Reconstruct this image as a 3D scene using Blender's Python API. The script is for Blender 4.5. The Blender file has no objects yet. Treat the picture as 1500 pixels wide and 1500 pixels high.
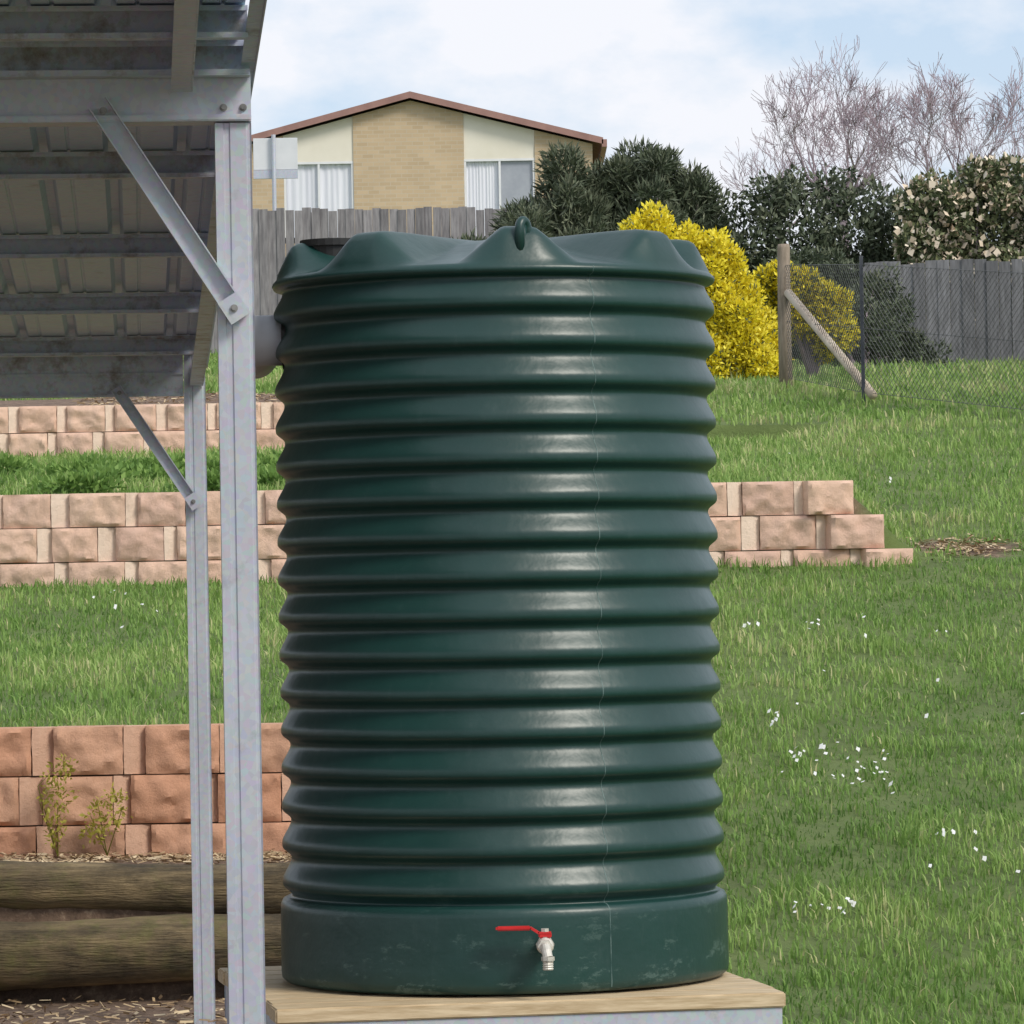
import bpy, bmesh, math, random
import numpy as np
from mathutils import Vector, Matrix, noise
random.seed(7); rng=np.random.default_rng(11)
S=bpy.context.scene
rad=math.radians
# ------------------------------------------------------------ materials
def new_mat(name):
    m=bpy.data.materials.new(name); m.use_nodes=True
    nt=m.node_tree; b=nt.nodes['Principled BSDF']
    return m,nt,b
def c4(c): return (c[0],c[1],c[2],1)
def ramp(nt,fac,stops):
    r=nt.nodes.new('ShaderNodeValToRGB')
    e=r.color_ramp.elements
    while len(e)<len(stops): e.new(.5)
    for i,(p,c) in enumerate(stops):
        e[i].position=p; e[i].color=c4(c)
    nt.links.new(fac,r.inputs[0]); return r.outputs[0]
def mixc(nt,fac,a,b,mode='MIX'):
    m=nt.nodes.new('ShaderNodeMix'); m.data_type='RGBA'; m.blend_type=mode
    for s,v in ((0,fac),(6,a),(7,b)):
        if hasattr(v,'is_linked') : nt.links.new(v,m.inputs[s])
        elif isinstance(v,(int,float)): m.inputs[s].default_value=v
        else: m.inputs[s].default_value=c4(v)
    return m.outputs[2]
def noisen(nt,scale,detail=5,rough=.55,stretch=None):
    tc=nt.nodes.new('ShaderNodeTexCoord')
    n=nt.nodes.new('ShaderNodeTexNoise'); n.inputs['Scale'].default_value=scale
    n.inputs['Detail'].default_value=detail; n.inputs['Roughness'].default_value=rough
    src=tc.outputs['Object']
    if stretch:
        mp=nt.nodes.new('ShaderNodeMapping'); mp.inputs['Scale'].default_value=stretch
        nt.links.new(src,mp.inputs[0]); src=mp.outputs[0]
    nt.links.new(src,n.inputs['Vector']); return n.outputs['Fac']
def bump(nt,b,h,strength,dist):
    bp=nt.nodes.new('ShaderNodeBump'); bp.inputs['Strength'].default_value=strength
    bp.inputs['Distance'].default_value=dist
    nt.links.new(h,bp.inputs['Height']); nt.links.new(bp.outputs[0],b.inputs['Normal'])
def simple(name,c1,c2,scale=8,rough=.7,metal=0,bs=.3,bd=.004,stretch=None,lo=.35,hi=.65):
    m,nt,b=new_mat(name)
    f=noisen(nt,scale,6,.6,stretch)
    nt.links.new(ramp(nt,f,[(lo,c1),(hi,c2)]),b.inputs['Base Color'])
    b.inputs['Roughness'].default_value=rough; b.inputs['Metallic'].default_value=metal
    if bs:
        f2=noisen(nt,scale*5,4,.6,stretch); bump(nt,b,f2,bs,bd)
    return m

# tank plastic
m_tank,nt,b=new_mat('tank_green_plastic')
f=noisen(nt,2.5,6,.6,(1,1,.6)); 
col=ramp(nt,f,[(.3,(.008,.037,.033)),(.7,(.013,.053,.047))])
f3=noisen(nt,38,8,.75,(1,1,.25)); dust=ramp(nt,f3,[(.56,(0,0,0)),(.76,(.32,.32,.32))])
col=mixc(nt,dust,col,(.055,.09,.084))
f5=noisen(nt,6,9,.8,(1,1,2.2)); sc=ramp(nt,f5,[(.56,(0,0,0)),(.62,(.7,.7,.7)),(.67,(.05,.05,.05))])
tc=nt.nodes.new('ShaderNodeTexCoord'); sp=nt.nodes.new('ShaderNodeSeparateXYZ'); nt.links.new(tc.outputs['Object'],sp.inputs[0])
mr=nt.nodes.new('ShaderNodeMapRange'); mr.inputs[1].default_value=1.0; mr.inputs[2].default_value=.70; nt.links.new(sp.outputs[2],mr.inputs[0])
sc=mixc(nt,1.0,sc,mr.outputs[0],'MULTIPLY')
col=mixc(nt,sc,col,(.09,.15,.135))
nt.links.new(col,b.inputs['Base Color'])
f2=noisen(nt,7,7,.7); rr=nt.nodes.new('ShaderNodeMapRange'); rr.inputs[3].default_value=.27; rr.inputs[4].default_value=.44
nt.links.new(f2,rr.inputs[0]); nt.links.new(rr.outputs[0],b.inputs['Roughness'])
f4=noisen(nt,8,4,.55); bump(nt,b,f4,.45,.007)
m_seam=simple('tank_seam',(.02,.07,.065),(.16,.24,.23),30,.5,0,0)
m_blackp=simple('black_plastic',(.008,.009,.009),(.02,.02,.02),20,.5,0,0)
m_pvc=simple('pvc_grey',(.42,.43,.47),(.50,.51,.55),6,.45,0,0)
def galv(name,c1,c2,dirt,dlo,dhi,metal=.55):
    m,nt,b=new_mat(name)
    tc=nt.nodes.new('ShaderNodeTexCoord')
    v=nt.nodes.new('ShaderNodeTexVoronoi'); v.inputs['Scale'].default_value=70
    nt.links.new(tc.outputs['Object'],v.inputs['Vector'])
    f=noisen(nt,5,6,.65,(1,1,.3))
    a=mixc(nt,f,c1,c2)
    a=mixc(nt,.18,a,v.outputs['Color'],'SOFT_LIGHT')
    d=noisen(nt,9,8,.75)
    dm=ramp(nt,d,[(dlo,(0,0,0)),(dhi,(1,1,1))])
    a=mixc(nt,dm,a,dirt); nt.links.new(a,b.inputs['Base Color'])
    b.inputs['Metallic'].default_value=metal
    mr=nt.nodes.new('ShaderNodeMapRange'); mr.inputs[3].default_value=.38; mr.inputs[4].default_value=.62
    nt.links.new(f,mr.inputs[0]); nt.links.new(mr.outputs[0],b.inputs['Roughness'])
    bump(nt,b,noisen(nt,18,4),.15,.003)
    return m
m_galv=galv('galvanised_steel',(.44,.46,.52),(.62,.65,.72),(.30,.30,.32),.58,.86,.4)
m_galvd=galv('galvanised_steel_weathered',(.46,.51,.60),(.60,.66,.75),(.24,.20,.17),.50,.70,.2)
m_roof=galv('roof_sheet_underside',(.50,.60,.74),(.62,.73,.88),(.30,.30,.32),.56,.82,.1)
m_bolt=simple('bolt_steel',(.2,.2,.2),(.35,.34,.33),30,.5,.7,0)
m_wood=simple('pine_boards',(.44,.32,.18),(.70,.56,.37),6,.7,0,.3,.002,(1.2,14,14))
m_post=simple('weathered_post',(.20,.16,.12),(.36,.29,.23),6,.85,0,.5,.01,(6,6,.8))
m_stay=simple('pale_timber',(.44,.36,.28),(.60,.52,.42),5,.8,0,.3,.005)
m_log=simple('log_timber',(.09,.065,.035),(.34,.25,.13),4,.85,0,.9,.02,(.5,6,6),.3,.7)
nt=m_log.node_tree; b=nt.nodes['Principled BSDF']; src=b.inputs['Base Color'].links[0].from_socket
mo=ramp(nt,noisen(nt,3.0,8,.75),[(.50,(0,0,0)),(.66,(.8,.8,.8))])
c_=mixc(nt,mo,src,(.15,.15,.04))
da=ramp(nt,noisen(nt,2.2,8,.75,(.5,1,1)),[(.38,(.30,.30,.30)),(.55,(1,1,1))])
nt.links.new(mixc(nt,1.0,c_,da,'MULTIPLY'),b.inputs['Base Color'])
def fencemat(name,a,b_):
    m=simple(name,a,b_,5,.9,0,.4,.004,(6,6,.7))
    nt=m.node_tree; b=nt.nodes['Principled BSDF']; src=b.inputs['Base Color'].links[0].from_socket
    g=nt.nodes.new('ShaderNodeNewGeometry')
    nt.links.new(mixc(nt,.8,src,ramp(nt,g.outputs['Random Per Island'],[(0,(.50,.49,.49)),(1,(1.0,.98,.98))]),'MULTIPLY'),b.inputs['Base Color']); return m
m_fence=fencemat('weathered_palings',(.22,.21,.22),(.40,.385,.39))
m_fence2=fencemat('dark_weathered_palings',(.14,.14,.15),(.27,.27,.29))
def blockmat(name,a1,a2,a3,var=.5):
    m,nt,b=new_mat(name)
    g=nt.nodes.new('ShaderNodeNewGeometry')
    c=ramp(nt,g.outputs['Random Per Island'],[(0,a1),(.5,a2),(1,a3)])
    f=noisen(nt,11,9,.8)
    c=mixc(nt,var,c,ramp(nt,f,[(.3,(.66,.62,.58)),(.7,(1.15,1.15,1.15))]),'MULTIPLY')
    s=ramp(nt,noisen(nt,2.6,7,.75),[(.56,(0,0,0)),(.78,(.45,.45,.45))])
    c=mixc(nt,s,c,(.34,.20,.14))
    nt.links.new(c,b.inputs['Base Color']); b.inputs['Roughness'].default_value=.92
    bump(nt,b,noisen(nt,30,8,.8),.8,.013); return m
m_blk1=blockmat('block_stone_orange',(.60,.31,.19),(.66,.38,.25),(.55,.32,.21))
m_blk1lit=blockmat('block_lit_side_orange',(.68,.41,.28),(.70,.44,.31),(.65,.40,.28),.3)  # paler copy of the orange stone: light on the flanks painted in
m_blk2=blockmat('block_stone_pink',(.74,.49,.37),(.78,.54,.41),(.69,.46,.36))
m_blk2lit=blockmat('block_lit_side_pink',(.84,.65,.52),(.86,.68,.55),(.82,.62,.50),.3)  # paler copy of the pink stone, so recessed flanks look lit
# ground
m_ground,nt,b=new_mat('ground_soil_grass')
at=nt.nodes.new('ShaderNodeAttribute'); at.attribute_name='bare'
gr=ramp(nt,noisen(nt,1.5,8,.7),[(.3,(.09,.125,.035)),(.5,(.13,.18,.05)),(.7,(.18,.22,.075))])
so=ramp(nt,noisen(nt,14,8,.75),[(.3,(.08,.055,.038)),(.55,(.22,.145,.10)),(.68,(.40,.30,.21))])
nt.links.new(mixc(nt,at.outputs['Fac'],gr,so),b.inputs['Base Color']); b.inputs['Roughness'].default_value=.95
bump(nt,b,noisen(nt,25,8,.75),.8,.03)
# foliage
def leafmat(name,stops,trans=.3,rough=.6):
    m,nt,b=new_mat(name)
    a=nt.nodes.new('ShaderNodeAttribute'); a.attribute_name='tone'
    c=ramp(nt,a.outputs['Fac'],stops)
    nt.links.new(c,b.inputs['Base Color']); b.inputs['Roughness'].default_value=rough
    b.inputs['Specular IOR Level'].default_value=.3
    if trans>0:
        t=nt.nodes.new('ShaderNodeBsdfTranslucent'); nt.links.new(c,t.inputs[0])
        mx=nt.nodes.new('ShaderNodeMixShader'); mx.inputs[0].default_value=trans
        nt.links.new(b.outputs[0],mx.inputs[1]); nt.links.new(t.outputs[0],mx.inputs[2])
        nt.links.new(mx.outputs[0],nt.nodes['Material Output'].inputs[0])
    return m
m_grass=leafmat('grass_blades',[(0,(.085,.165,.035)),(.3,(.15,.27,.06)),(.6,(.245,.385,.095)),(.85,(.36,.49,.15)),(1,(.55,.53,.27))],.35)
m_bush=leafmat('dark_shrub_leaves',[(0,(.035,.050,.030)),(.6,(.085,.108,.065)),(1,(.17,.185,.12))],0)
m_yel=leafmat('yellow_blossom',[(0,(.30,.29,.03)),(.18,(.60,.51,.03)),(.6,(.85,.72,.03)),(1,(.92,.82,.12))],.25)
m_cam=leafmat('camellia_leaves',[(0,(.045,.065,.030)),(.7,(.10,.125,.06)),(1,(.19,.21,.10))],0)
m_flower=leafmat('cream_flowers',[(0,(.62,.48,.34)),(1,(.85,.76,.62))],0)
m_weed=leafmat('weed_leaves',[(0,(.20,.20,.03)),(1,(.55,.50,.10))],.3)
m_daisy=leafmat('daisy_petals',[(0,(.75,.75,.72)),(1,(.9,.9,.9))],.2)
m_bark=simple('grey_bark',(.22,.17,.19),(.34,.27,.30),4,.9,0,0)
m_twig=simple('purple_grey_bark',(.26,.20,.235),(.42,.33,.37),2,.9,0,0)
m_straw=leafmat('straw_mulch',[(0,(.20,.125,.07)),(.6,(.48,.35,.20)),(1,(.68,.55,.36))],0)
m_wire=simple('dark_wire',(.09,.09,.095),(.14,.14,.145),4,.6,.3,0)
m_picket=simple('steel_picket',(.04,.045,.06),(.08,.085,.10),4,.6,.3,0)
m_brass=simple('nickel_brass',(.60,.57,.50),(.74,.71,.64),40,.38,.3,0)
m_red=simple('red_handle',(.55,.015,.015),(.66,.03,.03),30,.4,0,0)
# house
m_brick,nt,b=new_mat('tan_brick')
tc=nt.nodes.new('ShaderNodeTexCoord'); sp=nt.nodes.new('ShaderNodeSeparateXYZ'); cb=nt.nodes.new('ShaderNodeCombineXYZ')
nt.links.new(tc.outputs['Object'],sp.inputs[0]); ad=nt.nodes.new('ShaderNodeMath'); 
nt.links.new(sp.outputs[0],ad.inputs[0]); nt.links.new(sp.outputs[1],ad.inputs[1])
nt.links.new(ad.outputs[0],cb.inputs[0]); nt.links.new(sp.outputs[2],cb.inputs[1])
bk=nt.nodes.new('ShaderNodeTexBrick'); nt.links.new(cb.outputs[0],bk.inputs['Vector'])
bk.inputs['Scale'].default_value=1; bk.inputs['Brick Width'].default_value=.24; bk.inputs['Row Height'].default_value=.086; bk.inputs['Mortar Size'].default_value=.008
bk.inputs['Color1'].default_value=(.58,.44,.29,1); bk.inputs['Color2'].default_value=(.50,.375,.24,1); bk.inputs['Mortar'].default_value=(.54,.45,.33,1)
nt.links.new(mixc(nt,.5,bk.outputs[0],ramp(nt,noisen(nt,1.2,6),[(.3,(.85,.85,.85)),(.7,(1.1,1.1,1.1))]),'MULTIPLY'),b.inputs['Base Color']); b.inputs['Roughness'].default_value=.9
m_cream=simple('cream_cladding',(.74,.69,.58),(.80,.75,.65),1.5,.7,0,0)
m_fascia=simple('red_brown_fascia',(.28,.15,.13),(.36,.20,.17),3,.6,0,0)
m_rooft=simple('roof_tiles',(.14,.07,.05),(.22,.11,.08),5,.85,0,.5,.03)
m_white=simple('white_frame',(.72,.73,.75),(.8,.8,.82),3,.5,0,0)
m_curt=simple('curtain',(.66,.67,.75),(.78,.79,.85),1.4,.8,0,0,0,(6,1,.3))
m_dglass=simple('dark_window_glass',(.26,.28,.33),(.38,.40,.45),1.2,.12,0,0)
m_sign=simple('sign_panel',(.64,.66,.68),(.74,.75,.77),2,.6,0,0)

# ------------------------------------------------------------ mesh helpers
def empty(name,loc=(0,0,0),rz=0):
    e=bpy.data.objects.new(name,None); S.collection.objects.link(e)
    e.location=loc; e.rotation_euler=(0,0,rz); e.empty_display_size=.2; return e
def mobj(name,V,F,mat,parent=None,smooth=False):
    me=bpy.data.meshes.new(name); me.from_pydata([tuple(v) for v in V],[],F); me.update()
    if mat: me.materials.append(mat)
    bm=bmesh.new(); bm.from_mesh(me); bmesh.ops.recalc_face_normals(bm,faces=bm.faces); bm.to_mesh(me); bm.free()
    if smooth: me.polygons.foreach_set('use_smooth',[True]*len(me.polygons))
    o=bpy.data.objects.new(name,me); S.collection.objects.link(o)
    if parent: o.parent=parent
    return o
class Acc:
    def __init__(s): s.V=[]; s.F=[]
    def add(s,V,F):
        n=len(s.V); s.V+= [tuple(v) for v in V]; s.F+=[tuple(i+n for i in f) for f in F]
    def box(s,x0,x1,y0,y1,z0,z1,bev=0,M=None):
        bm=bmesh.new(); bmesh.ops.create_cube(bm,size=1)
        for v in bm.verts:
            v.co=Vector(((x0+x1)/2+v.co.x*(x1-x0),(y0+y1)/2+v.co.y*(y1-y0),(z0+z1)/2+v.co.z*(z1-z0)))
        if bev: bmesh.ops.bevel(bm,geom=bm.edges[:],offset=bev,segments=2,affect='EDGES')
        if M: bmesh.ops.transform(bm,matrix=M,verts=bm.verts)
        bm.verts.index_update()
        s.add([v.co.copy() for v in bm.verts],[[v.index for v in f.verts] for f in bm.faces]); bm.free()
    def tube(s,pts,rs,seg=8,cap=True,twist=0):
        pts=[Vector(p) for p in pts]; V=[];F=[]
        if not isinstance(rs,(list,tuple)): rs=[rs]*len(pts)
        prev=None
        for i,p in enumerate(pts):
            t=(pts[min(i+1,len(pts)-1)]-pts[max(i-1,0)]).normalized()
            if prev is None:
                a=Vector((0,0,1)) if abs(t.z)<.9 else Vector((1,0,0)); x=t.cross(a).normalized()
            else: x=(prev-t*prev.dot(t)).normalized()
            prev=x; y=t.cross(x)
            for k in range(seg):
                an=2*math.pi*k/seg+twist; V.append(p+(x*math.cos(an)+y*math.sin(an))*rs[i])
        for i in range(len(pts)-1):
            for k in range(seg):
                F.append((i*seg+k,i*seg+(k+1)%seg,(i+1)*seg+(k+1)%seg,(i+1)*seg+k))
        if cap: F.append(tuple(range(seg))[::-1]); F.append(tuple((len(pts)-1)*seg+k for k in range(seg)))
        s.add(V,F)
    def sweep(s,prof,p0,p1,side):
        p0=Vector(p0);p1=Vector(p1); t=(p1-p0).normalized(); sx=Vector(side); sx=(sx-t*sx.dot(t)).normalized(); sy=t.cross(sx)
        n=len(prof); V=[p+sx*a+sy*b_ for p in (p0,p1) for a,b_ in prof]
        F=[(i,(i+1)%n,n+(i+1)%n,n+i) for i in range(n)]+[tuple(range(n))[::-1],tuple(range(n,2*n))]
        s.add(V,F)
    def obj(s,name,mat,parent=None,smooth=False): return mobj(name,s.V,s.F,mat,parent,smooth)
def box(name,*a,mat=None,parent=None,bev=0):
    A=Acc(); A.box(*a,bev=bev); return A.obj(name,mat,parent)
def fastmesh(name,V,nv_per,faces_local,tone,mat,parent=None):
    n=V.shape[0]; nv=V.shape[1]; me=bpy.data.meshes.new(name)
    me.vertices.add(n*nv); me.vertices.foreach_set('co',V.astype(np.float32).ravel())
    L=[];st=[];c=0
    for f in faces_local: L+=list(f); st.append(c); c+=len(f)
    base=np.arange(n)[:,None]*nv
    loops=(base+np.array(L)[None,:]).ravel()
    me.loops.add(len(loops)); me.loops.foreach_set('vertex_index',loops.astype(np.int32))
    starts=(np.arange(n)[:,None]*c+np.array(st)[None,:]).ravel()
    me.polygons.add(len(starts)); me.polygons.foreach_set('loop_start',starts.astype(np.int32))
    at=me.attributes.new('tone','FLOAT','POINT'); at.data.foreach_set('value',np.repeat(tone,nv).astype(np.float32))
    me.update(calc_edges=True); me.materials.append(mat)
    o=bpy.data.objects.new(name,me); S.collection.objects.link(o)
    if parent: o.parent=parent
    return o
def unit(a): return a/np.maximum(np.linalg.norm(a,axis=-1,keepdims=True),1e-9)
def leaves(name,clumps,n,lw,ll,mat,parent=None,up=0.,shell=.55,outw=.6,spread=.9,rb=0.):
    C=np.array([c[0] for c in clumps]); R=np.array([c[1] for c in clumps])
    w=(R[:,0]*R[:,1]*R[:,2])**(2/3); w/=w.sum()
    idx=rng.choice(len(C),n,p=w)
    d=unit(rng.normal(size=(n,3))); r=shell+(1-shell)*rng.random((n,1))**.6
    r*=1+.10*rng.normal(size=(n,1))
    p=C[idx]+d*R[idx]*r
    a=unit(d*outw+rng.normal(size=(n,3))*spread*.6+np.array([0,0,up]))
    s=unit(np.cross(a,rng.normal(size=(n,3))))
    sc=(.6+.8*rng.random((n,1)))
    l=ll*sc; wd=lw*sc
    V=np.stack([p,p+a*l*.45+s*wd*.5,p+a*l,p+a*l*.45-s*wd*.5],1)
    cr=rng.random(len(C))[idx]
    tone=np.clip(.45*rng.random(n)+.25*cr+.30*np.clip((r[:,0]-shell)/(1-shell+1e-6),0,1)+.12*d[:,2]+rb,0,1)  # partly random; inner leaves darker, upper ones lighter: shading painted into the tone
    return fastmesh(name,V,4,[(0,1,2,3)],tone,mat,parent)
def subclumps(mains,per,rs):
    out=[]
    for c,R in mains:
        out.append((c,tuple(x*.8 for x in R)))
        for i in range(per):
            d=Vector((random.gauss(0,1),random.gauss(0,1),random.gauss(.25,1))).normalized()
            k=random.uniform(.72,1.0); s=random.uniform(*rs)
            out.append(((c[0]+d.x*R[0]*k,c[1]+d.y*R[1]*k,c[2]+d.z*R[2]*k),(s,s,s*random.uniform(.8,1.3))))
    return out

# ------------------------------------------------------------ terrain
def sstep(x,a,b):
    t=np.clip((x-a)/(b-a),0,1); return t*t*(3-2*t)
BY=[-50,17,18.2,27.5,33,38,44,50,55,95,130,200,600,3000]; BZ=[0,0,.12,1.88,2.72,3.38,3.8,4.15,4.7,8.3,9,6,-5,-40]
TY=[-50,18.95,19.02,20.08,20.18,27.47,27.57,35.07,35.17,38,44,50,55,95,130,200,600,3000]
TZ=[0,0,.56,.56,1.11,1.79,2.33,2.86,3.22,3.50,3.95,4.3,4.75,8.3,9,6,-5,-40]
def height(X,Y):
    X=np.asarray(X,float);Y=np.asarray(Y,float)
    b=np.interp(Y,BY,BZ); t=np.interp(Y,TY,TZ)
    w1=1-sstep(X,-.3,.7); w2=1-sstep(X,2.0,2.6); w3=1-sstep(X,0,1.0)
    w=np.where(Y<27.5,w1,np.where(Y<35.1,w2,w3))
    z=b*(1-w)+t*w
    und=(np.sin(X*1.9+Y*.7)*.5+np.sin(X*.8-Y*1.3+1)*.5+np.sin(X*3.1+Y*2.3)*.3)*.022
    return z+und*np.clip((Y-17.5)/2,0,1)
def bare(X,Y):
    b=((Y<20.15)&(X<.55)).astype(float)
    b=np.maximum(b,((Y>=20.15)&(Y<20.22)&(X<.3)).astype(float))
    b=np.maximum(b,((Y>27.5)&(Y<27.75)&(X<2.2)).astype(float))
    b=np.maximum(b,((Y>35.1)&(Y<36.8)&(X<.7)).astype(float))
    b=np.maximum(b,(((Y-27.95)/.30+.5*np.sin(X*9))**2+((X-2.85)/.34)**2<1).astype(float))
    return b
ys=sorted(set([round(float(v),3) for v in list(np.arange(-40,10,5))+list(np.arange(10,17,.5))+list(np.arange(17,60,.25))+[18.95,19.02,20.08,20.14,20.18,27.47,27.49,27.51,27.57,35.07,35.09,35.11,35.17]+list(np.arange(60,130,5))+[140,160,200,260,350,500,800,1500,3000]]))
xs=sorted(set([round(float(v),3) for v in [-2500,-1200,-600,-300,-150,-80,-40,-25,-15,-11]+list(np.arange(-9,9.01,.15))+[11,15,25,40,80,150,300,600,1200,2500]]))
GX,GY=np.meshgrid(xs,ys); GZ=height(GX,GY); nx=len(xs);ny=len(ys)
V=np.stack([GX,GY,GZ],-1).reshape(-1,3)
F=[(j*nx+i,j*nx+i+1,(j+1)*nx+i+1,(j+1)*nx+i) for j in range(ny-1) for i in range(nx-1)]
me=bpy.data.meshes.new('ground'); me.from_pydata(V.tolist(),[],F); me.update(); me.materials.append(m_ground)
a=me.attributes.new('bare','FLOAT','POINT'); a.data.foreach_set('value',bare(GX,GY).ravel().astype(np.float32))
me.polygons.foreach_set('use_smooth',[True]*len(me.polygons))
ground=bpy.data.objects.new('ground',me); S.collection.objects.link(ground)

# ------------------------------------------------------------ grass
def vnoise(X,Y,s,seed):
    r=np.random.default_rng(seed); T=r.random((64,64)); x=X*s;y=Y*s
    xi=np.floor(x).astype(int);yi=np.floor(y).astype(int); fx=x-xi;fy=y-yi; fx=fx*fx*(3-2*fx);fy=fy*fy*(3-2*fy)
    g=lambda a,b:T[a%64,b%64]
    return (g(xi,yi)*(1-fx)+g(xi+1,yi)*fx)*(1-fy)+(g(xi,yi+1)*(1-fx)+g(xi+1,yi+1)*fx)*fy
def blades(x0,x1,y0,y1,dens,h0,h1,w,dr=0.):
    n=int((x1-x0)*(y1-y0)*dens)
    X=rng.uniform(x0,x1,n);Y=rng.uniform(y0,y1,n)
    cl=.5*vnoise(X,Y,5,1)+.5*vnoise(X,Y,11,2)
    cl2=.6*vnoise(X,Y,.8,3)+.4*vnoise(X,Y,2,4)
    cl=np.clip((cl-.5)*1.8+.5,0,1); cl2=np.clip((cl2-.5)*2+.5,0,1)
    k=(bare(X,Y)<.5)&(rng.random(n)<.35+.65*cl)
    X,Y,cl,cl2=X[k],Y[k],cl[k],cl2[k]; n=len(X); Z=height(X,Y)-.006
    h=(h0+(h1-h0)*rng.random(n)**1.5)*(.40+.8*cl+.5*cl2)
    yaw=rng.uniform(0,2*np.pi,n); lean=rng.uniform(.1,1.1,n)
    ld=np.stack([np.cos(yaw),np.sin(yaw),np.zeros(n)],1)
    sd=np.stack([-np.sin(yaw+rng.uniform(-1,1,n)),np.cos(yaw),np.zeros(n)],1)
    P=np.stack([X,Y,Z],1); hh=h[:,None]; L=lean[:,None]; up=np.array([0,0,1.])
    wd=(w*(.6+.8*rng.random(n)))[:,None]
    m=P+up*hh*.55+ld*hh*L*.22; t=P+up*hh*(1-.25*L)+ld*hh*L*.75
    Vv=np.stack([P-sd*wd*.5,P+sd*wd*.5,m+sd*wd*.45,m-sd*wd*.45,t],1)
    r=np.clip(dr+.42*rng.random(n)+.22*cl+.44*cl2+(rng.random(n)<.05)*.5,0,1)
    return Vv,r
parts=[blades(.5,4.3,14.5,21,2300,.03,.090,.007,-.08),blades(.5,4.3,21,27.48,2100,.03,.085,.007,0),blades(-4.0,.9,20.2,27.39,1900,.03,.085,.007,.02),
       blades(-4.2,5.0,27.58,34.98,1150,.03,.09,.009,.06),blades(-4.3,6,35.1,42,750,.04,.10,.013,.07),blades(-5.5,7,42,55,300,.06,.14,.02,.05)]
VV=np.concatenate([p[0] for p in parts]); RR=np.concatenate([p[1] for p in parts])
fastmesh('grass',VV,5,[(0,1,2,3),(3,2,4)],RR,m_grass)
# straw / leaf litter
n=7300
X=np.concatenate([rng.uniform(-3.6,.4,5000),rng.uniform(-3.5,.6,1800),rng.normal(2.85,.16,500)]);Y=np.concatenate([rng.uniform(19.08,20.0,3000),rng.uniform(17,18.8,2000),rng.uniform(35.2,36.8,1800),rng.normal(27.95,.2,500)])
Z=height(X,Y)+rng.uniform(.003,.03,n); yaw=rng.uniform(0,6.28,n); l=rng.uniform(.02,.07,n); w=rng.uniform(.004,.012,n)
d=np.stack([np.cos(yaw)*l,np.sin(yaw)*l,rng.normal(0,.010,n)],1); s=np.stack([-np.sin(yaw)*w,np.cos(yaw)*w,rng.normal(0,.004,n)],1); P=np.stack([X,Y,Z],1)
fastmesh('straw_mulch',np.stack([P-d/2-s/2,P+d/2-s/2,P+d/2+s/2,P-d/2+s/2],1),4,[(0,1,2,3)],rng.random(n),m_straw)
# daisies
pts=[]
for (x,y,sx,sy,k) in [(1.34,25.1,.04,.08,5),(1.71,25.1,.03,.08,5),(1.98,25.3,.02,.1,2),(1.33,22.8,.03,.08,6),(1.6,21.8,.15,.30,24),(1.75,21.5,.05,.12,10),(1.45,22.1,.06,.08,5),(1.33,19.0,.04,.05,5),(1.42,19.1,.03,.05,5),(1.19,19.0,.03,.1,4),(1.97,20.26,.05,.1,7),(2.1,19.8,.1,.2,3),(-2.35,26.0,.06,.2,5),(-1.2,24.6,.1,.3,2),(-2.1,24.3,.4,.8,4),(2.3,24,.5,1.2,7),(2.6,22,.4,1,6),(1.5,23.5,.4,.8,6),(1.9,31,.5,1.5,5)]:
    for i in range(k): pts.append((x+random.gauss(0,sx),y+random.gauss(0,sy)))
P=np.array(pts); n=len(P); z=height(P[:,0],P[:,1])+rng.uniform(.045,.075,n); c=np.stack([P[:,0],P[:,1],z],1)
K=9; ring=[]
tilt=rng.normal(0,.4,(n,2)); r=rng.uniform(.007,.014,n)
for k in range(K):
    an=2*np.pi*k/K; rr_=r*(1.0 if k%2 else .7); dx=np.cos(an)*rr_; dy=np.sin(an)*rr_
    ring.append(c+np.stack([dx,dy,dx*tilt[:,0]+dy*(tilt[:,1]-.6)*-1],1))
fastmesh('daisies',np.stack([c]+ring,1),K+1,[(0,1+k,1+(k+1)%K) for k in range(K)],rng.random(n),m_daisy)

# ------------------------------------------------------------ retaining walls
def block(A,x0,x1,yf,z0,z1,depth,rough,M=None,edge=.016,tilt=0):
    nx_,nz_=(16,11) if rough>.01 else (3,3); V=[];F=[]
    sd=random.random()*100
    for j in range(nz_+1):
        for i in range(nx_+1):
            u=i/nx_;v=j/nz_; x=x0+(x1-x0)*u; z=z0+(z1-z0)*v
            e=min(u,1-u)*(x1-x0); e2=min(v,1-v)*(z1-z0); d=min(e,e2)
            off=edge*(1-min(d/.028,1))**1.5
            nn=(noise.fractal(Vector((x*9+sd,z*9,sd)),.75,2.1,5))*rough if rough>.01 else 0
            jit=0 if (i in(0,nx_) or j in (0,nz_)) else 1
            V.append(Vector((x+(1-jit)*noise.noise(Vector((x*30,z*30,sd)))*.004,yf+off-nn*(.2+.8*jit)+tilt*u,z)))
    n0=len(V)
    for j in range(nz_):
        for i in range(nx_):
            a_=j*(nx_+1)+i; F.append((a_,a_+1,a_+nx_+2,a_+nx_+1))
    per=[i for i in range(nx_+1)]+[j*(nx_+1)+nx_ for j in range(1,nz_+1)]+[nz_*(nx_+1)+i for i in range(nx_-1,-1,-1)]+[j*(nx_+1) for j in range(nz_-1,0,-1)]
    for p in per: V.append(Vector((V[p].x,yf+depth,V[p].z)))
    m=len(per)
    for k in range(m): F.append((per[k],per[(k+1)%m],n0+(k+1)%m,n0+k))
    F.append(tuple(n0+k for k in range(m)))
    if M: V=[M@v for v in V]
    A.add(V,F)
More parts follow.
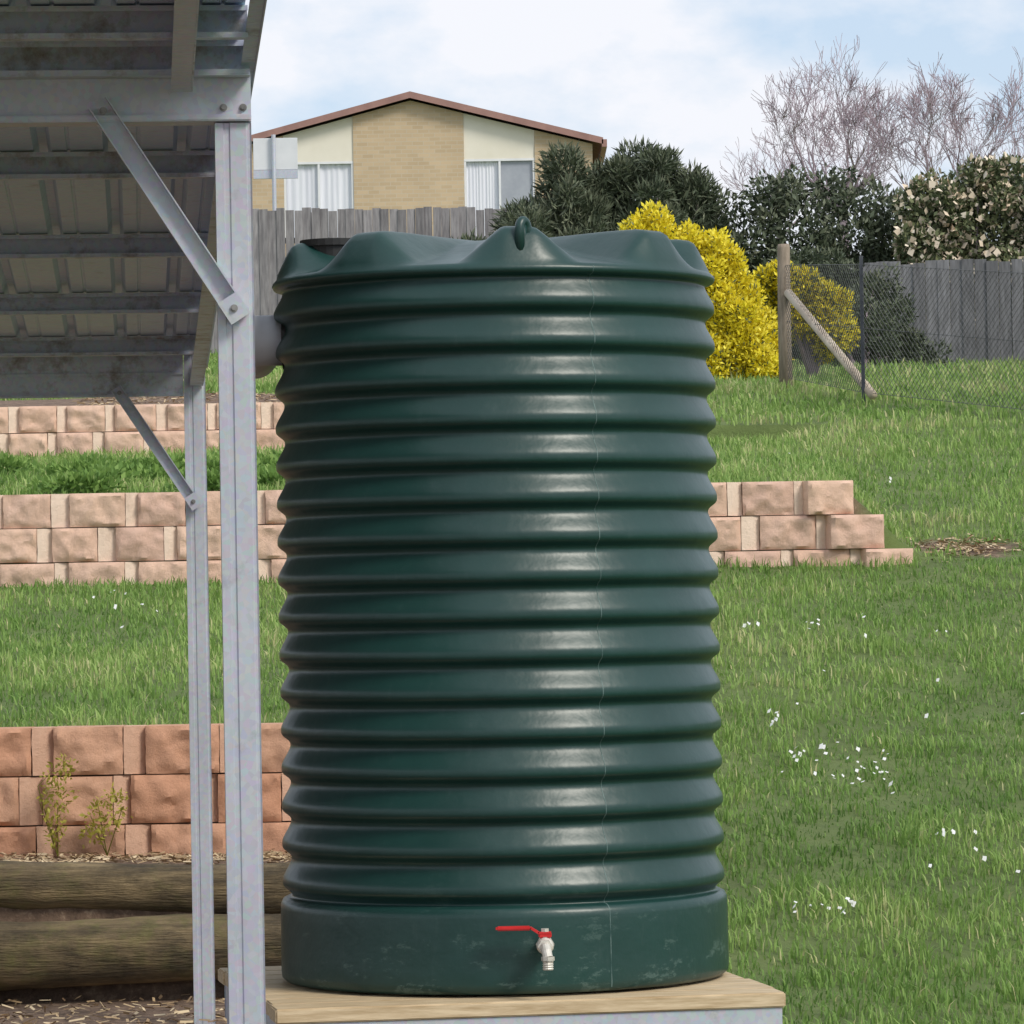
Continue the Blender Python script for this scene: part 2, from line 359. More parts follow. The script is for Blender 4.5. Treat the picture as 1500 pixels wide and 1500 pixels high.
def wall(name,yf,xl,ends,ztop,bh,mat,mat2,cell=.42,proud=.32):
    e=empty(name); A=Acc();B=Acc()
    for c,xe in enumerate(ends):
        z1=ztop-c*bh-.003; z0=z1-bh+.006; x=xe; y=yf-.012*c+random.uniform(-.003,.003); first=True
        while x>xl:
            pw=proud+random.uniform(-.04,.03)
            dy=random.uniform(-.006,.006); dz=random.uniform(-.002,.001)
            M=None
            if first:
                M=Matrix.Translation((x,y,0))@Matrix.Rotation(rad(14),4,'Z')@Matrix.Translation((-x,-y,0))
            block(A,x-pw+.002,x-.002,y+dy,z0+dz,z1+dz,.24,.024,M)
            x-=pw; first=False
            rw=cell-proud+random.uniform(-.03,.02)
            block(B,x-rw+.002,x-.002,y+.012,z0,z1,.18,.004,None,.004,.035); x-=rw
    o=A.obj('split_faces',mat,e,True); o.data.set_sharp_from_angle(angle=rad(40)); B.obj('side_faces',mat2,e)
    return e
wall('retaining_wall',20.0,-4.5,[.35,.56,.75],1.137,.222,m_blk1,m_blk1lit)
wall('retaining_wall',27.4,-4.6,[2.115,2.30,2.475],2.37,.214,m_blk2,m_blk2lit)
wall('retaining_wall',35.0,-5,[.10,.32],3.25,.214,m_blk2,m_blk2lit)
# log wall
e=empty('log_retaining_wall')
def log(name,x0,x1,y,z,r,seed):
    A=Acc(); pts=[];rs=[]; k=60
    for i in range(k+1):
        x=x0+(x1-x0)*i/k; pts.append((x,y+noise.noise(Vector((x*.6,seed,0)))*.05,z+noise.noise(Vector((x*.5,seed+7,0)))*.04)); rs.append(r*(1+.12*noise.noise(Vector((x*1.5,seed+3,2)))))
    A.tube(pts,rs,24)
    A.V=[tuple(Vector(v)+Vector((0,1,1))*noise.noise(Vector(v)*9)*.010) for v in A.V]
    A.obj(name,m_log,e,True)
log('log_lower',-5.2,.45,18.86,.205,.142,1); log('log_upper',-5.4,.40,19.03,.485,.105,5)
log('log_end',-5.2,-2.28,18.70,.07,.10,9)
A=Acc()
for x in (-4,-1.0,.2): A.tube([(x,19.22,-.2),(x,19.22,.5)],.07,12)
A.obj('stakes',m_log,e)

# ------------------------------------------------------------ tank
cx,cy=-.04,12.1
tank=empty('water_tank')
R=.600
prof=[(0,.662),(.56,.662),(.596,.664),(.607,.674),(.609,.69)]
for i in range(1,6): prof.append((.609-.001*i*.4,.69+.17*i/5))
prof+=[(.606,.872),(.600,.884),(.588,.890)]
z0=.892; nr=16; p=(2.527-z0)/nr; A_=.025
def sm(t): t=min(max(t,0),1); return t*t*(3-2*t)
def ribf(t):
    if t<.05: return 0
    if t<.30: return sm((t-.05)/.25)
    if t<.46: return 1
    return 1-(.35*sm((t-.46)/.5)+.65*min((t-.46)/.5,1)) if t<.96 else 0
NS=24
for k in range(nr):
    for i in range(NS):
        t=i/NS; g_=sum(ribf((t+o)%1.0) for o in (-.05,-.025,0,.025,.05))/5
        prof.append((R-A_*(1-g_),z0+p*(k+t)))
prof+=[(R-A_,2.527),(.584,2.531),(.598,2.536),(.603,2.545),(.600,2.553)]
roofrows=[(.592,2.560,2.563),(.583,2.562,2.576),(.570,2.565,2.604),(.556,2.567,2.634),(.546,2.569,2.650),(.532,2.571,2.658),(.505,2.576,2.662),(.46,2.584,2.663),(.40,2.596,2.663),(.34,2.612,2.662),(.27,2.634,2.661),(.18,2.652,2.660),(.09,2.658,2.660),(.002,2.660,2.660)]
nth=288; ths=[2*math.pi*k/nth for k in range(nth)]
def lobe(th):
    d=math.degrees(th)-7.5; d=(d+22.5)%45-22.5; d=abs(d)
    t=min(max((d-4.5)/12,0),1); return 1-(.1*sm(t)+.9*t)
V=[];F=[]
for (r,z) in prof:
    for th in ths:
        q=.0022*noise.noise(Vector((math.sin(th)*2.2,math.cos(th)*2.2,z*2.5)))
        V.append((cx+(r+q)*math.sin(th),cy-(r+q)*math.cos(th),z))
for (r,zv,zl) in roofrows:
    for th in ths:
        w=lobe(th); rr_=r+(.006*w if .5<r<.589 else 0); V.append((cx+rr_*math.sin(th),cy-rr_*math.cos(th),zv+(zl-zv)*w))
rows=len(prof)+len(roofrows)
for j in range(rows-1):
    for i in range(nth):
        F.append((j*nth+i,j*nth+(i+1)%nth,(j+1)*nth+(i+1)%nth,(j+1)*nth+i))
mobj('ribbed_body',V,F,m_tank,tank,True)
# mould seam
V=[];F=[];sth=rad(26)
pp=[q for q in prof[3:]]
for (r,z) in pp:
    for k,(dt,dr) in enumerate(((-.0030,-.001),(0,.0026),(.0030,-.001))):
        th=sth+(2.5-z)*.012+dt+.0016*noise.noise(Vector((0,z*9,k*.1)))
        q=.0022*noise.noise(Vector((math.sin(th)*2.2,math.cos(th)*2.2,z*2.5))); V.append((cx+(r+dr+q)*math.sin(th),cy-(r+dr+q)*math.cos(th),z))
for j in range(len(pp)-1):
    for i in range(2): F.append((j*3+i,j*3+i+1,(j+1)*3+i+1,(j+1)*3+i))
mobj('mould_seam',V,F,m_seam,tank,True)
# moulded lug on the front lobe
A=Acc()
th=rad(8.5); c=Vector((cx+.556*math.sin(th),cy-.556*math.cos(th),0)); tg=Vector((math.cos(th+.75),math.sin(th+.75),0)); pts=[]
for i in range(15):
    an=math.pi*i/14; pts.append(c+tg*(-.016*math.cos(an))+Vector((0,0,2.588+(.060 if i not in(0,14) else 0)+.024*math.sin(an))))
A.tube(pts,[.015]+[.0125]*13+[.015],12)
A.box(-.015,.015,-.008,.008,2.59,2.668,.005,Matrix.Translation((c.x,c.y,0))@Matrix.Rotation(th+.75,4,'Z'))
A.obj('lifting_lug',m_tank,tank,True)
# inlet strainer
A=Acc(); ic=(-.47,12.04)
A.tube([(ic[0],ic[1],2.60),(ic[0],ic[1],2.662)],.085,28)
A.tube([(ic[0],ic[1],2.650),(ic[0],ic[1],2.668)],.094,28)
A.obj('inlet_strainer',m_blackp,tank)
# overflow pipe
A=Acc(); A.tube([(-.60,12.05,2.40),(-.66,12.05,2.40),(-.685,12.06,2.40),(-.700,12.09,2.395),(-.705,12.14,2.385),(-.705,12.26,2.375)],.069,24)
A.obj('overflow_pipe',m_pvc,tank,True)
A=Acc(); A.tube([(-.585,12.05,2.40),(-.615,12.05,2.40)],.080,24); A.obj('pipe_collar',m_blackp,tank)
# tap
tap=empty('tap'); tap.parent=tank
fx,fz=.066,.794; fy=cy-.609
A=Acc()
A.tube([(fx,fy+.02,fz),(fx,fy-.020,fz)],.014,16)
A.tube([(fx,fy-.004,fz),(fx,fy-.014,fz)],.024,6)
A.tube([(fx,fy-.020,fz),(fx,fy-.034,fz)],.020,6)
A.tube([(fx,fy-.034,fz),(fx,fy-.042,fz),(fx,fy-.056,fz),(fx,fy-.070,fz),(fx,fy-.078,fz)],[.015,.021,.023,.021,.015],16)
A.tube([(fx,fy-.076,fz),(fx,fy-.088,fz)],.019,6)
A.tube([(fx,fy-.086,fz),(fx+.001,fy-.098,fz-.003),(fx+.003,fy-.108,fz-.012),(fx+.006,fy-.112,fz-.026)],[.013,.0135,.0135,.013],14)
A.tube([(fx+.006,fy-.112,fz-.024),(fx+.006,fy-.112,fz-.034)],.017,8)
for i in range(4): 
    z=fz-.034-i*.006; A.tube([(fx+.006,fy-.112,z),(fx+.006,fy-.112,z-.003),(fx+.006,fy-.112,z-.006)],[.0125,.0145,.0125],14)
A.tube([(fx,fy-.056,fz+.018),(fx,fy-.056,fz+.036)],.009,12); A.tube([(fx,fy-.056,fz+.036),(fx,fy-.056,fz+.044)],.011,6)
A.obj('valve_body',m_brass,tap)
A=Acc()
ax=[(fx+.016,0,fz+.033),(fx-.016,0,fz+.033),(fx-.036,0,fz+.046),(fx-.125,0,fz+.046)]
for i in range(3):
    a0=Vector((ax[i][0],fy-.056,ax[i][2])); a1=Vector((ax[i+1][0],fy-.056,ax[i+1][2])); A.sweep([(-.010,-.003),(.010,-.003),(.010,.003),(-.010,.003)],a0,a1+(a1-a0).normalized()*.0015,(0,1,0))
A.box(fx-.125,fx-.036,fy-.067,fy-.045,fz+.040,fz+.0515,.0035)
A.box(fx-.017,fx+.017,fy-.066,fy-.046,fz+.020,fz+.034,.003)
A.obj('lever_handle',m_red,tap)

# platform (rotated 10 deg)
pf=empty('tank_stand',(.035,11.40,0),rad(10)); Wp=.665
for i in range(9):
    y0=i*.148
    A=Acc(); dx=random.uniform(-.008,.008); A.box(-Wp+dx,Wp+dx,y0+.004,y0+.143,.617,.656,.004); A.obj('deck_board_%d'%(i+1),m_wood,pf)
A=Acc()
A.box(-Wp+.01,Wp-.01,.012,.016,.516,.6155); A.box(-Wp+.01,Wp-.01,.0165,.06,.611,.6155); A.box(-Wp+.01,Wp-.01,.0165,.06,.516,.520)
A.box(-Wp+.01,Wp-.01,1.30,1.304,.516,.6155)
for x in (-Wp+.012,-.3,.3,Wp-.06): A.box(x,x+.048,.065,1.295,.516,.6155)
for x in (-Wp+.013,-.03,Wp-.075):
    for y in (.062,1.22): A.box(x,x+.06,y,y+.06,0,.514)
A.obj('steel_frame',m_galv,pf)
A=Acc(); A.box(Wp-.045,Wp-.005,.96,1.0,.40,.72,.003); A.obj('corner_peg',m_wood,pf)

# ------------------------------------------------------------ shed
sh=empty('carport_shed',(-.64,10.4,0),rad(4.83)); Ls=7.426
w=.0425
def cpost(x,y,z1,name):
    P=[(-w,-w),(-.024,-w),(-.021,-w+.004),(-.010,-w+.004),(-.007,-w),(.030,-w),(.033,-w+.003),(w-.004,-w+.003),(w,-w),(w,w),(-w,w)]
    V=[Vector((x+a,y+b_,z)) for z in(-.1,z1) for a,b_ in P]
    F=[(i,(i+1)%len(P),len(P)+(i+1)%len(P),len(P)+i) for i in range(len(P))]+[tuple(range(len(P)))[::-1],tuple(range(len(P),2*len(P)))]
    return mobj(name,V,F,m_galv,sh)
cpost(0,0,2.813,'front_post'); cpost(0,Ls,2.70,'rear_post'); cpost(-4,0,2.813,'front_post_far'); cpost(-4,Ls,2.5,'rear_post_far')
def cbeam(A,x0,x1,y,z0,z1,d=.05,lip=.014,t=.003):
    A.box(x0,x1,y+d-t,y+d,z0,z1)
    A.box(x0,x1,y,y+d-t-.0003,z0,z0+t); A.box(x0,x1,y,y+d-t-.0003,z1-t,z1)
    A.box(x0,x1,y-.0003,y+t,z0+t+.0003,z0+lip); A.box(x0,x1,y-.0003,y+t,z1-lip,z1-t-.0003)
A=Acc(); A.box(-4.3,.0425,-.045,-.042,2.816,2.965); A.box(-4.3,.0425,-.0415,.04,2.816,2.820); A.box(-4.3,.0425,-.060,-.0455,2.816,2.832,.003); A.obj('front_beam',m_galv,sh)
A=Acc(); cbeam(A,-4.3,.04,-.10,2.918,3.0,.05); A.obj('front_fascia_channel',m_galvd,sh)
A=Acc(); A.box(-4.3,-.045,Ls-.04,Ls-.036,2.515,2.705); A.box(-4.3,-.045,Ls-.055,Ls-.0405,2.515,2.527,.003); A.box(-4.3,-.045,Ls-.055,Ls-.0405,2.694,2.705,.003);A.box(-4.3,-.045,Ls-.046,Ls-.0405,2.60,2.612,.002); A.obj('rear_beam',m_galvd,sh)
rz=lambda y: 3.004-.04*y
def rafter(name,x0,x1,y0,y1,top,dep,mat):
    V=[(x,y,rz(y)-top-d) for y in(y0,y1) for x in(x0,x1) for d in(0,dep)]
    F=[(0,1,3,2),(4,6,7,5),(0,2,6,4),(1,5,7,3),(0,4,5,1),(2,3,7,6)]
    return mobj(name,V,F,mat,sh)
rafter('side_rafter_web',.030,.034,.05,Ls-.05,.005,.15,m_galvd)
rafter('side_rafter_flange',-.02,.0295,.05,Ls-.05,.150,.004,m_galvd)
rafter('overhang_rafter_web',-.098,-.094,-2.4,-.11,.005,.125,m_galvd)
rafter('overhang_rafter_flange',-.145,-.0985,-2.4,-.11,.125,.005,m_galv)
rafter('edge_trim',.052,.056,-2.4,7.6,-.02,.085,m_galv)
rafter('edge_trim_lip',.02,.0515,-2.4,7.6,.058,.004,m_galvd)
A=Acc()
for y in (-2.1,-1.25,-.55,1.75,3.6,5.3,6.85):
    zt=rz(y)-.002
    cbeam(A,-4.3,.025,y,zt-.075,zt-.003,.045,.012)
A.obj('purlins',m_galvd,sh)
V=[];F=[];prof_=[];x=-4.35
while x<.05:
    prof_+=[(x,0),(x+.045,0),(x+.058,.028),(x+.082,.028),(x+.095,0)]; x+=.19
    prof_+=[(x-.055,0),(x-.052,.004),(x-.046,.004),(x-.043,0)]
prof_=[q for q in prof_ if q[0]<=.055]
for y in (-2.45,7.7):
    for (x,z) in prof_: V.append((x,y,rz(y)+z+.001))
n=len(prof_); F=[(i,i+1,n+i+1,n+i) for i in range(n-1)]
o=mobj('roof_sheeting',V,F,m_roof,sh)
def brace(name,a,b_,wd,y,mat=m_galv):
    A=Acc(); a=Vector((a[0],y,a[1]));b_=Vector((b_[0],y,b_[1]))
    A.sweep([(-wd/2,0),(wd/2,0),(wd/2,.03),(wd/2-.003,.03),(wd/2-.003,.003),(-wd/2+.003,.003),(-wd/2+.003,.03),(-wd/2,.03)],a,b_,(b_-a).cross(Vector((0,1,0))))
    A.obj(name,mat,sh); u=(b_-a).normalized()
    A=Acc()
    for q,sg in ((a,1),(b_,-1)):
        A.sweep([(-wd/2-.001,-.034),(wd/2+.001,-.034),(wd/2+.001,-.0305),(-wd/2-.001,-.0305)],q-u*sg*.004,q+u*sg*.055,(b_-a).cross(Vector((0,1,0))))
    A.obj(name+'_end_plates',mat,sh)
    B=Acc()
    for p in (a+u*.025,b_-u*.025):
        B.tube([p+Vector((0,-.044,0)),p+Vector((0,.0,0))],.006,6); B.tube([p+Vector((0,-.038,0)),p+Vector((0,-.0345,0))],.009,14)
    B.obj(name+'_bolts',m_bolt,sh)
brace('front_brace',(-.315,2.86),(.008,2.355),.050,-.048)
brace('rear_brace',(-.315,2.55),(.0,2.07),.045,Ls-.06)
A=Acc()
for x in(-.022,.024): 
    A.tube([(x,-.056,2.848),(x,-.045,2.848)],.0055,6); A.tube([(x,-.048,2.848),(x,-.0455,2.848)],.009,12)
A.obj('post_bolts',m_bolt,sh)

# ------------------------------------------------------------ fences
def paling(name,p0,p1,zb0,zb1,zt0,zt1,pw=.10,mat=m_fence):
    e=empty(name); A=Acc(); p0=Vector(p0);p1=Vector(p1); L=(p1-p0).length; n=int(L/(pw+.006)); d=(p1-p0)/L; ang=math.atan2(d.y,d.x)
    for i in range(n):
        t=(i+.5)/n; c=p0+(p1-p0)*t; zb=zb0+(zb1-zb0)*t; zt=zt0+(zt1-zt0)*t+random.uniform(-.025,.025); h=(zt-zb)/2
        M=Matrix.Translation((c.x,c.y,zb+h))@Matrix.Rotation(ang,4,'Z')@Matrix.Rotation(rad(random.uniform(-.4,.4)),4,'Y')
        yo=random.uniform(-.004,.004)+(.014 if i%2 else 0); hw=(pw/2+.003)*random.uniform(.93,1.04)
        A.box(-hw,hw,yo-.007,yo+.007,-h,h,0,M)
    A.obj('palings',mat,e)
    B=Acc()
    for f in (.15,.8):
        q0=Vector((p0.x,p0.y+.06,zb0+(zt0-zb0)*f)); q1=Vector((p1.x,p1.y+.06,zb1+(zt1-zb1)*f)); B.sweep([(-.035,-.02),(.035,-.02),(.035,.02),(-.035,.02)],q0,q1,(0,0,1))
    k=0
    while k<=L:
        c=p0+d*k; t=k/L; B.box(c.x-.05,c.x+.05,c.y+.09,c.y+.17,zb0+(zb1-zb0)*t-.2,zt0+(zt1-zt0)*t-.03); k+=2.4
    B.obj('rails_and_posts',mat,e); return e
paling('paling_fence',(-12,55),(.9,54.3),4.65,4.55,6.62,6.42)
paling('paling_fence',(4.05,50.3),(12,48.5),3.9,3.8,5.38,5.34,.13,m_fence2)
A=Acc(); A.box(3.9,9,45.0,45.12,3.6,3.84,.01); A.obj('timber_garden_edging',m_fascia)
# netting fence
nf=empty('wire_netting_fence')
A=Acc(); A.tube([(2.43,39,3.3),(2.425,39,4.1),(2.43,39,4.70),(2.43,39,4.735)],[.062,.058,.056,.05],14); A.obj('timber_post',m_post,nf,True)
A=Acc(); A.tube([(2.46,38.93,4.30),(3.02,36.9,3.30)],.040,12); A.obj('diagonal_stay',m_stay,nf,True)
A=Acc(); A.box(2.935,2.965,36.985,37.015,3.1,4.47); A.box(4.235,4.265,34.98,35.01,2.9,4.2);A.obj('steel_pickets',m_picket,nf)
A=Acc(); segs=[((2.43,39,3.56,4.55),(2.95,37,3.33,4.40)),((2.95,37,3.33,4.40),(4.25,35,3.06,4.15)),((4.25,35,3.06,4.15),(6.5,34,2.95,4.0))]
for (x0,y0,b0,t0),(x1,y1,b1,t1) in segs:
    L=math.hypot(x1-x0,y1-y0); H=1.05; st=.055; k=-H
    P_=lambda s,h:Vector((x0+(x1-x0)*s/L,y0+(y1-y0)*s/L,b0+(b1-b0)*s/L+h*((t0-b0)+((t1-b1)-(t0-b0))*s/L)/H))
    while k<L:
        for sg in (1,-1):
            s0,s1=max(k,0),min(k+H,L)
            if s1<=s0: continue
            h0,h1=(s0-k),(s1-k)
            if sg<0: h0,h1=H-h0,H-h1
            A.tube([P_(s0,h0),P_(s1,h1)],.0021,3,False)
        k+=st
    for h in (0,.5*H,H): A.tube([P_(0,h),P_(L,h)],.003,3,False)
A.obj('wire_mesh',m_wire,nf)

# ------------------------------------------------------------ house
hs=empty('brick_house')
HY=95; gx=-2.03; ex0,ex1=-6.15,2.09; wz=8.2; pk=12.42; ez=11.36; sl=(pk-ez)/(ex1-gx)
rt=lambda x: pk-sl*abs(x-gx)-.10
def wallpoly(name,x0,x1,z0,mat,y=HY,th=.12):
    xsn=[x0]+([gx] if x0<gx<x1 else [])+[x1]
    top=[(x,rt(x)) for x in xsn]
    poly=[(x0,z0),(x1,z0)]+top[::-1]; n=len(poly)
    V=[(x,yy,z) for yy in(y,y+th) for x,z in poly]
    F=[tuple(range(n)),tuple(range(n,2*n))[::-1]]+[(i,(i+1)%n,n+(i+1)%n,n+i) for i in range(n)]
    return mobj(name,V,F,mat,hs)
wallpoly('brick_left',-5.9,-4.77,wz,m_brick); wallpoly('brick_centre',-3.27,-.90,wz,m_brick); wallpoly('brick_right',.62,1.86,wz,m_brick)
wallpoly('cladding_left',-4.768,-3.272,11.04,m_cream,HY+.03); wallpoly('cladding_right',-.898,.618,11.04,m_cream,HY+.03)
for nm,xa,xb in (('left',-4.768,-3.272),('right',-.898,.618)):
    box('sill_wall_'+nm,xa,xb,HY+.02,HY+.12,wz,9.3,mat=m_brick,parent=hs)
    A=Acc()
    for (a_,b2,c_,d_) in ((xa,xb,10.99,11.038),(xa,xb,9.302,9.36)): A.box(a_,b2,HY+.02,HY+.10,c_,d_)
    xm=(xa+xb)/2
    for xx in (xa,xm-.02,xb-.045): A.box(xx,xx+.045,HY+.025,HY+.095,9.361,10.989)
    A.obj('window_frame_'+nm,m_white,hs)
    V=[];F=[];k=60;x1_=xb if nm=='left' else xm+.02
    for i in range(k+1):
        x=xa+(x1_-xa)*i/k; y=HY+.11+.009*math.sin(i*1.15+.8*math.sin(i*.3))+.006*math.sin(i*.4)
        V+=[(x,y,9.33),(x,y,11.02)]
    F=[(2*i,2*i+2,2*i+3,2*i+1) for i in range(k)]; mobj('curtain_'+nm,V,F,m_curt,hs,True)
    box('window_pane_'+nm,(xm if nm=='right' else xa),xb,HY+(.09 if nm=='right' else .2),HY+(.094 if nm=='right' else .22),9.34,11.0,mat=m_dglass,parent=hs)
box('side_wall_left',-5.9,-5.78,HY+.13,HY+11,wz,11.3,mat=m_brick,parent=hs); box('side_wall_right',1.74,1.86,HY+.13,HY+11,wz,11.3,mat=m_brick,parent=hs); box('back_wall',-5.9,1.86,HY+11.01,HY+11.12,wz,11.3,mat=m_brick,parent=hs)
A=Acc();B=Acc()
for xe in (ex0,ex1):
    ze=pk-sl*abs(xe-gx)
    V=[(gx,y,pk+dz) for y in (HY-.22,HY+11.4) for dz in(0,.06)]+[(xe,y,ze+dz) for y in (HY-.22,HY+11.4) for dz in(0,.06)]
    A.add(V,[(0,1,5,4),(2,6,7,3),(1,3,7,5),(0,4,6,2),(4,5,7,6),(0,2,3,1)])
    V=[(gx,y,pk+dz) for y in (HY-.25,HY-.225) for dz in(-.07,.07)]+[(xe,y,ze+dz) for y in (HY-.25,HY-.225) for dz in(-.07,.07)]
    B.add(V,[(0,1,5,4),(2,6,7,3),(1,3,7,5),(0,4,6,2),(4,5,7,6),(0,2,3,1)])
    B.box(xe-.03,xe+.08,HY-.25,HY+11.4,ze-.13,ze+.03)
A.obj('roof',m_rooft,hs); B.obj('fascia_and_gutter',m_fascia,hs)
# signboard behind fence
sg=empty('signboard')
box('panel',-3.42,-2.82,60,60.03,7.50,7.93,mat=m_sign,parent=sg,bev=.004); box('panel_base',-3.42,-2.82,59.99,60.04,7.38,7.495,mat=m_galv,parent=sg)
A=Acc(); A.tube([(-3.14,59.95,4.9),(-3.14,59.95,7.97)],.03,10); A.obj('pole',m_galv,sg)

# ------------------------------------------------------------ vegetation
def stems(base,tips,r=.03):
    A=Acc()
    for t in tips:
        b0=Vector(base);t=Vector(t); m=(b0+t)/2+Vector((random.uniform(-.1,.1),random.uniform(-.1,.1),.1)); A.tube([b0,m,t],[r,r*.6,r*.25],6)
    return A
def shrub(name,base,mains,per,rs,n,lw,ll,mat,**k):
    e=empty(name); cl=subclumps(mains,per,rs)
    leaves('foliage',cl,n,lw,ll,mat,e,**k)
    stems(base,[c[0] for c in cl[::max(1,len(cl)//14)]]).obj('stems',m_bark,e); return e,cl
shrub('dark_shrub',(.4,52,4.2),[((-.05,52,5.25),(.65,.7,.75)),((.35,52,5.55),(.55,.7,.85)),((.70,52.1,5.85),(.42,.7,.90)),((-.35,52,4.9),(.5,.6,.6))],26,(.08,.24),44000,.020,.11,m_bush,up=.5,outw=.8,spread=1.0,rb=.05)
shrub('dark_shrub',(1.5,52.4,4.2),[((1.25,52.5,5.75),(.6,.7,1.0)),((1.65,52.5,6.0),(.5,.7,1.0)),((2.05,52.5,5.7),(.45,.7,.95)),((.95,52.4,5.7),(.45,.6,.85))],30,(.08,.22),46000,.020,.11,m_bush,up=.6,outw=.8,spread=1.0,rb=.05)
e=empty('hedge'); mains=[]
x=2.3
while x<9.5:
    mains.append(((x,53+random.uniform(-.2,.2),5.50+random.uniform(-.12,.10)),(.55,.8,1.15+random.uniform(-.10,.10))))
    mains.append(((x+.3,53+random.uniform(-.2,.2),4.9),(.5,.8,.9))); x+=.60
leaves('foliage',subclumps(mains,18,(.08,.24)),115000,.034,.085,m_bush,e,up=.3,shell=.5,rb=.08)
stems((4,53,4.2),[(m_[0][0],53,5.5) for m_ in mains]).obj('stems',m_bark,e)
e=empty('yellow_flowering_shrub')
cl=subclumps([((1.33,42,4.88),(.24,.33,.38)),((1.62,42,4.70),(.28,.35,.42)),((1.94,42,4.58),(.28,.4,.46)),((2.20,41.9,4.15),(.30,.4,.40)),((1.55,42,4.2),(.45,.4,.5)),((2.25,41.8,3.92),(.33,.3,.30)),((1.25,42,4.5),(.25,.3,.4)),((1.95,41.8,3.95),(.35,.35,.30)),((2.05,41.9,4.35),(.3,.3,.35))],26,(.06,.15))
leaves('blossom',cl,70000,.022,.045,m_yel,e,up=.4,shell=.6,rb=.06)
leaves('leaves',cl,8000,.016,.05,m_cam,e,up=.3,shell=.3)
stems((1.85,42,3.65),[c[0] for c in cl[::9]]).obj('stems',m_bark,e)
e=empty('yellow_flowering_shrub')
cl=subclumps([((2.75,42.5,4.35),(.32,.3,.38)),((3.05,42.5,4.2),(.28,.3,.33)),((2.6,42.5,4.5),(.22,.2,.24))],18,(.06,.14))
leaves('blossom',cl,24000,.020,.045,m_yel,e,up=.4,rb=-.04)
leaves('leaves',cl,9000,.018,.06,m_cam,e,up=.3,shell=.3)
stems((2.9,42.5,3.7),[c[0] for c in cl[::6]]).obj('stems',m_bark,e)
# camellia behind the right-hand fence
e=empty('flowering_camellia_bush')
cl=subclumps([((5.0,51.8,5.7),(.5,.5,.75)),((5.6,51.8,5.75),(.6,.5,.85)),((6.4,51.6,5.6),(.6,.5,.9)),((5.3,51.8,5.1),(.9,.5,.7))],26,(.09,.22))
leaves('leaves',cl,40000,.036,.065,m_cam,e,up=.2,shell=.5,rb=.18)
leaves('flowers',cl,4800,.075,.085,m_flower,e,up=.3,shell=.92,outw=.2)
stems((5.4,51.8,4.2),[c[0] for c in cl[::8]]).obj('trunk',m_bark,e)
shrub('garden_shrub',(3.7,46,3.8),[((3.65,46.5,4.3),(.40,.4,.5)),((3.3,47.5,4.6),(.5,.4,.78)),((4.0,47.5,4.45),(.35,.4,.65)),((4.35,48,4.1),(.3,.4,.4))],20,(.08,.18),22000,.02,.07,m_bush,up=.3)
# weeds on the block wall
e=empty('wall_weed'); leaves('leaves',[((-1.83,19.86,.74),(.10,.06,.09)),((-1.79,19.84,.82),(.05,.04,.05)),((-1.90,19.86,.66),(.06,.05,.05))],300,.013,.026,m_weed,e,up=.2,shell=.1)
stems((-1.84,19.9,.56),[(-1.78,19.85,.84),(-1.9,19.86,.72),(-1.83,19.85,.80)],.003).obj('stems',m_weed,e)
e=empty('wall_weed'); leaves('leaves',[((-2.05,19.85,.86),(.08,.06,.14)),((-2.02,19.85,.97),(.05,.04,.06)),((-2.07,19.85,.68),(.05,.05,.12))],360,.012,.026,m_weed,e,up=.2,shell=.1)
stems((-2.06,19.9,.56),[(-2.02,19.85,1.0),(-2.12,19.86,.85),(-2.02,19.85,.8)],.003).obj('stems',m_weed,e)
e=empty('ground_cover_plants'); cl=[((random.uniform(-4,-.6),random.uniform(28.1,31.5),0),(random.uniform(.12,.3),.2,.07)) for _ in range(34)]
cl=[((c[0],c[1],float(height(c[0],c[1]))+.05),r) for c,r in cl]
leaves('leaves',cl,11000,.025,.05,m_grass,e,up=.6,shell=.2,rb=-.25)
# bare trees
def grow(A,p,d,L,r,depth):
    k=4; pts=[p];rs=[r]; dd=d.copy()
    for i in range(k):
        dd=(dd+Vector((random.gauss(0,.16),random.gauss(0,.16),random.gauss(.03,.12)))).normalized()
        pts.append(pts[-1]+dd*L/k); rs.append(max(r*(1-.45*(i+1)/k),.0036))
    A.tube(pts,rs,7 if r>.03 else (4 if r>.012 else 3),False)
    if depth<=0: return
    nchild=random.choice([2,3,3])
    for i in range(nchild):
        j=random.choice([1,2,3,4,4]); q=pts[j]; base=(pts[j]-pts[j-1]).normalized()
        ax=Vector((random.gauss(0,1),random.gauss(0,1),random.gauss(0,1))).normalized()
        ang=rad(random.uniform(15,50)); nd=(Matrix.Rotation(ang,3,ax)@base); nd=(nd+Vector((0,0,.16))).normalized()
        grow(A,q,nd,L*random.uniform(.66,.9),rs[j]*random.uniform(.55,.75),depth-1)
def bare_tree(name,x,y,zb,zs,nb,L,depth,seed,r=.07):
    random.seed(seed); A=Acc()
    A.tube([(x,y,zb),(x+.03,y,(zb+zs)/2),(x,y,zs)],[r*1.4,r*1.1,r],9,False)
    for i in range(nb):
        an=2*math.pi*i/nb+random.uniform(-.3,.3); t=random.uniform(.4,1.3)
        grow(A,Vector((x,y,zs-random.uniform(0,.5))),Vector((math.cos(an)*t,math.sin(an)*t*.8,1)).normalized(),L,r*.6,depth)
    return A.obj(name,m_twig)
bare_tree('bare_tree',5.3,70,5.8,7.8,5,.84,6,3,.085)
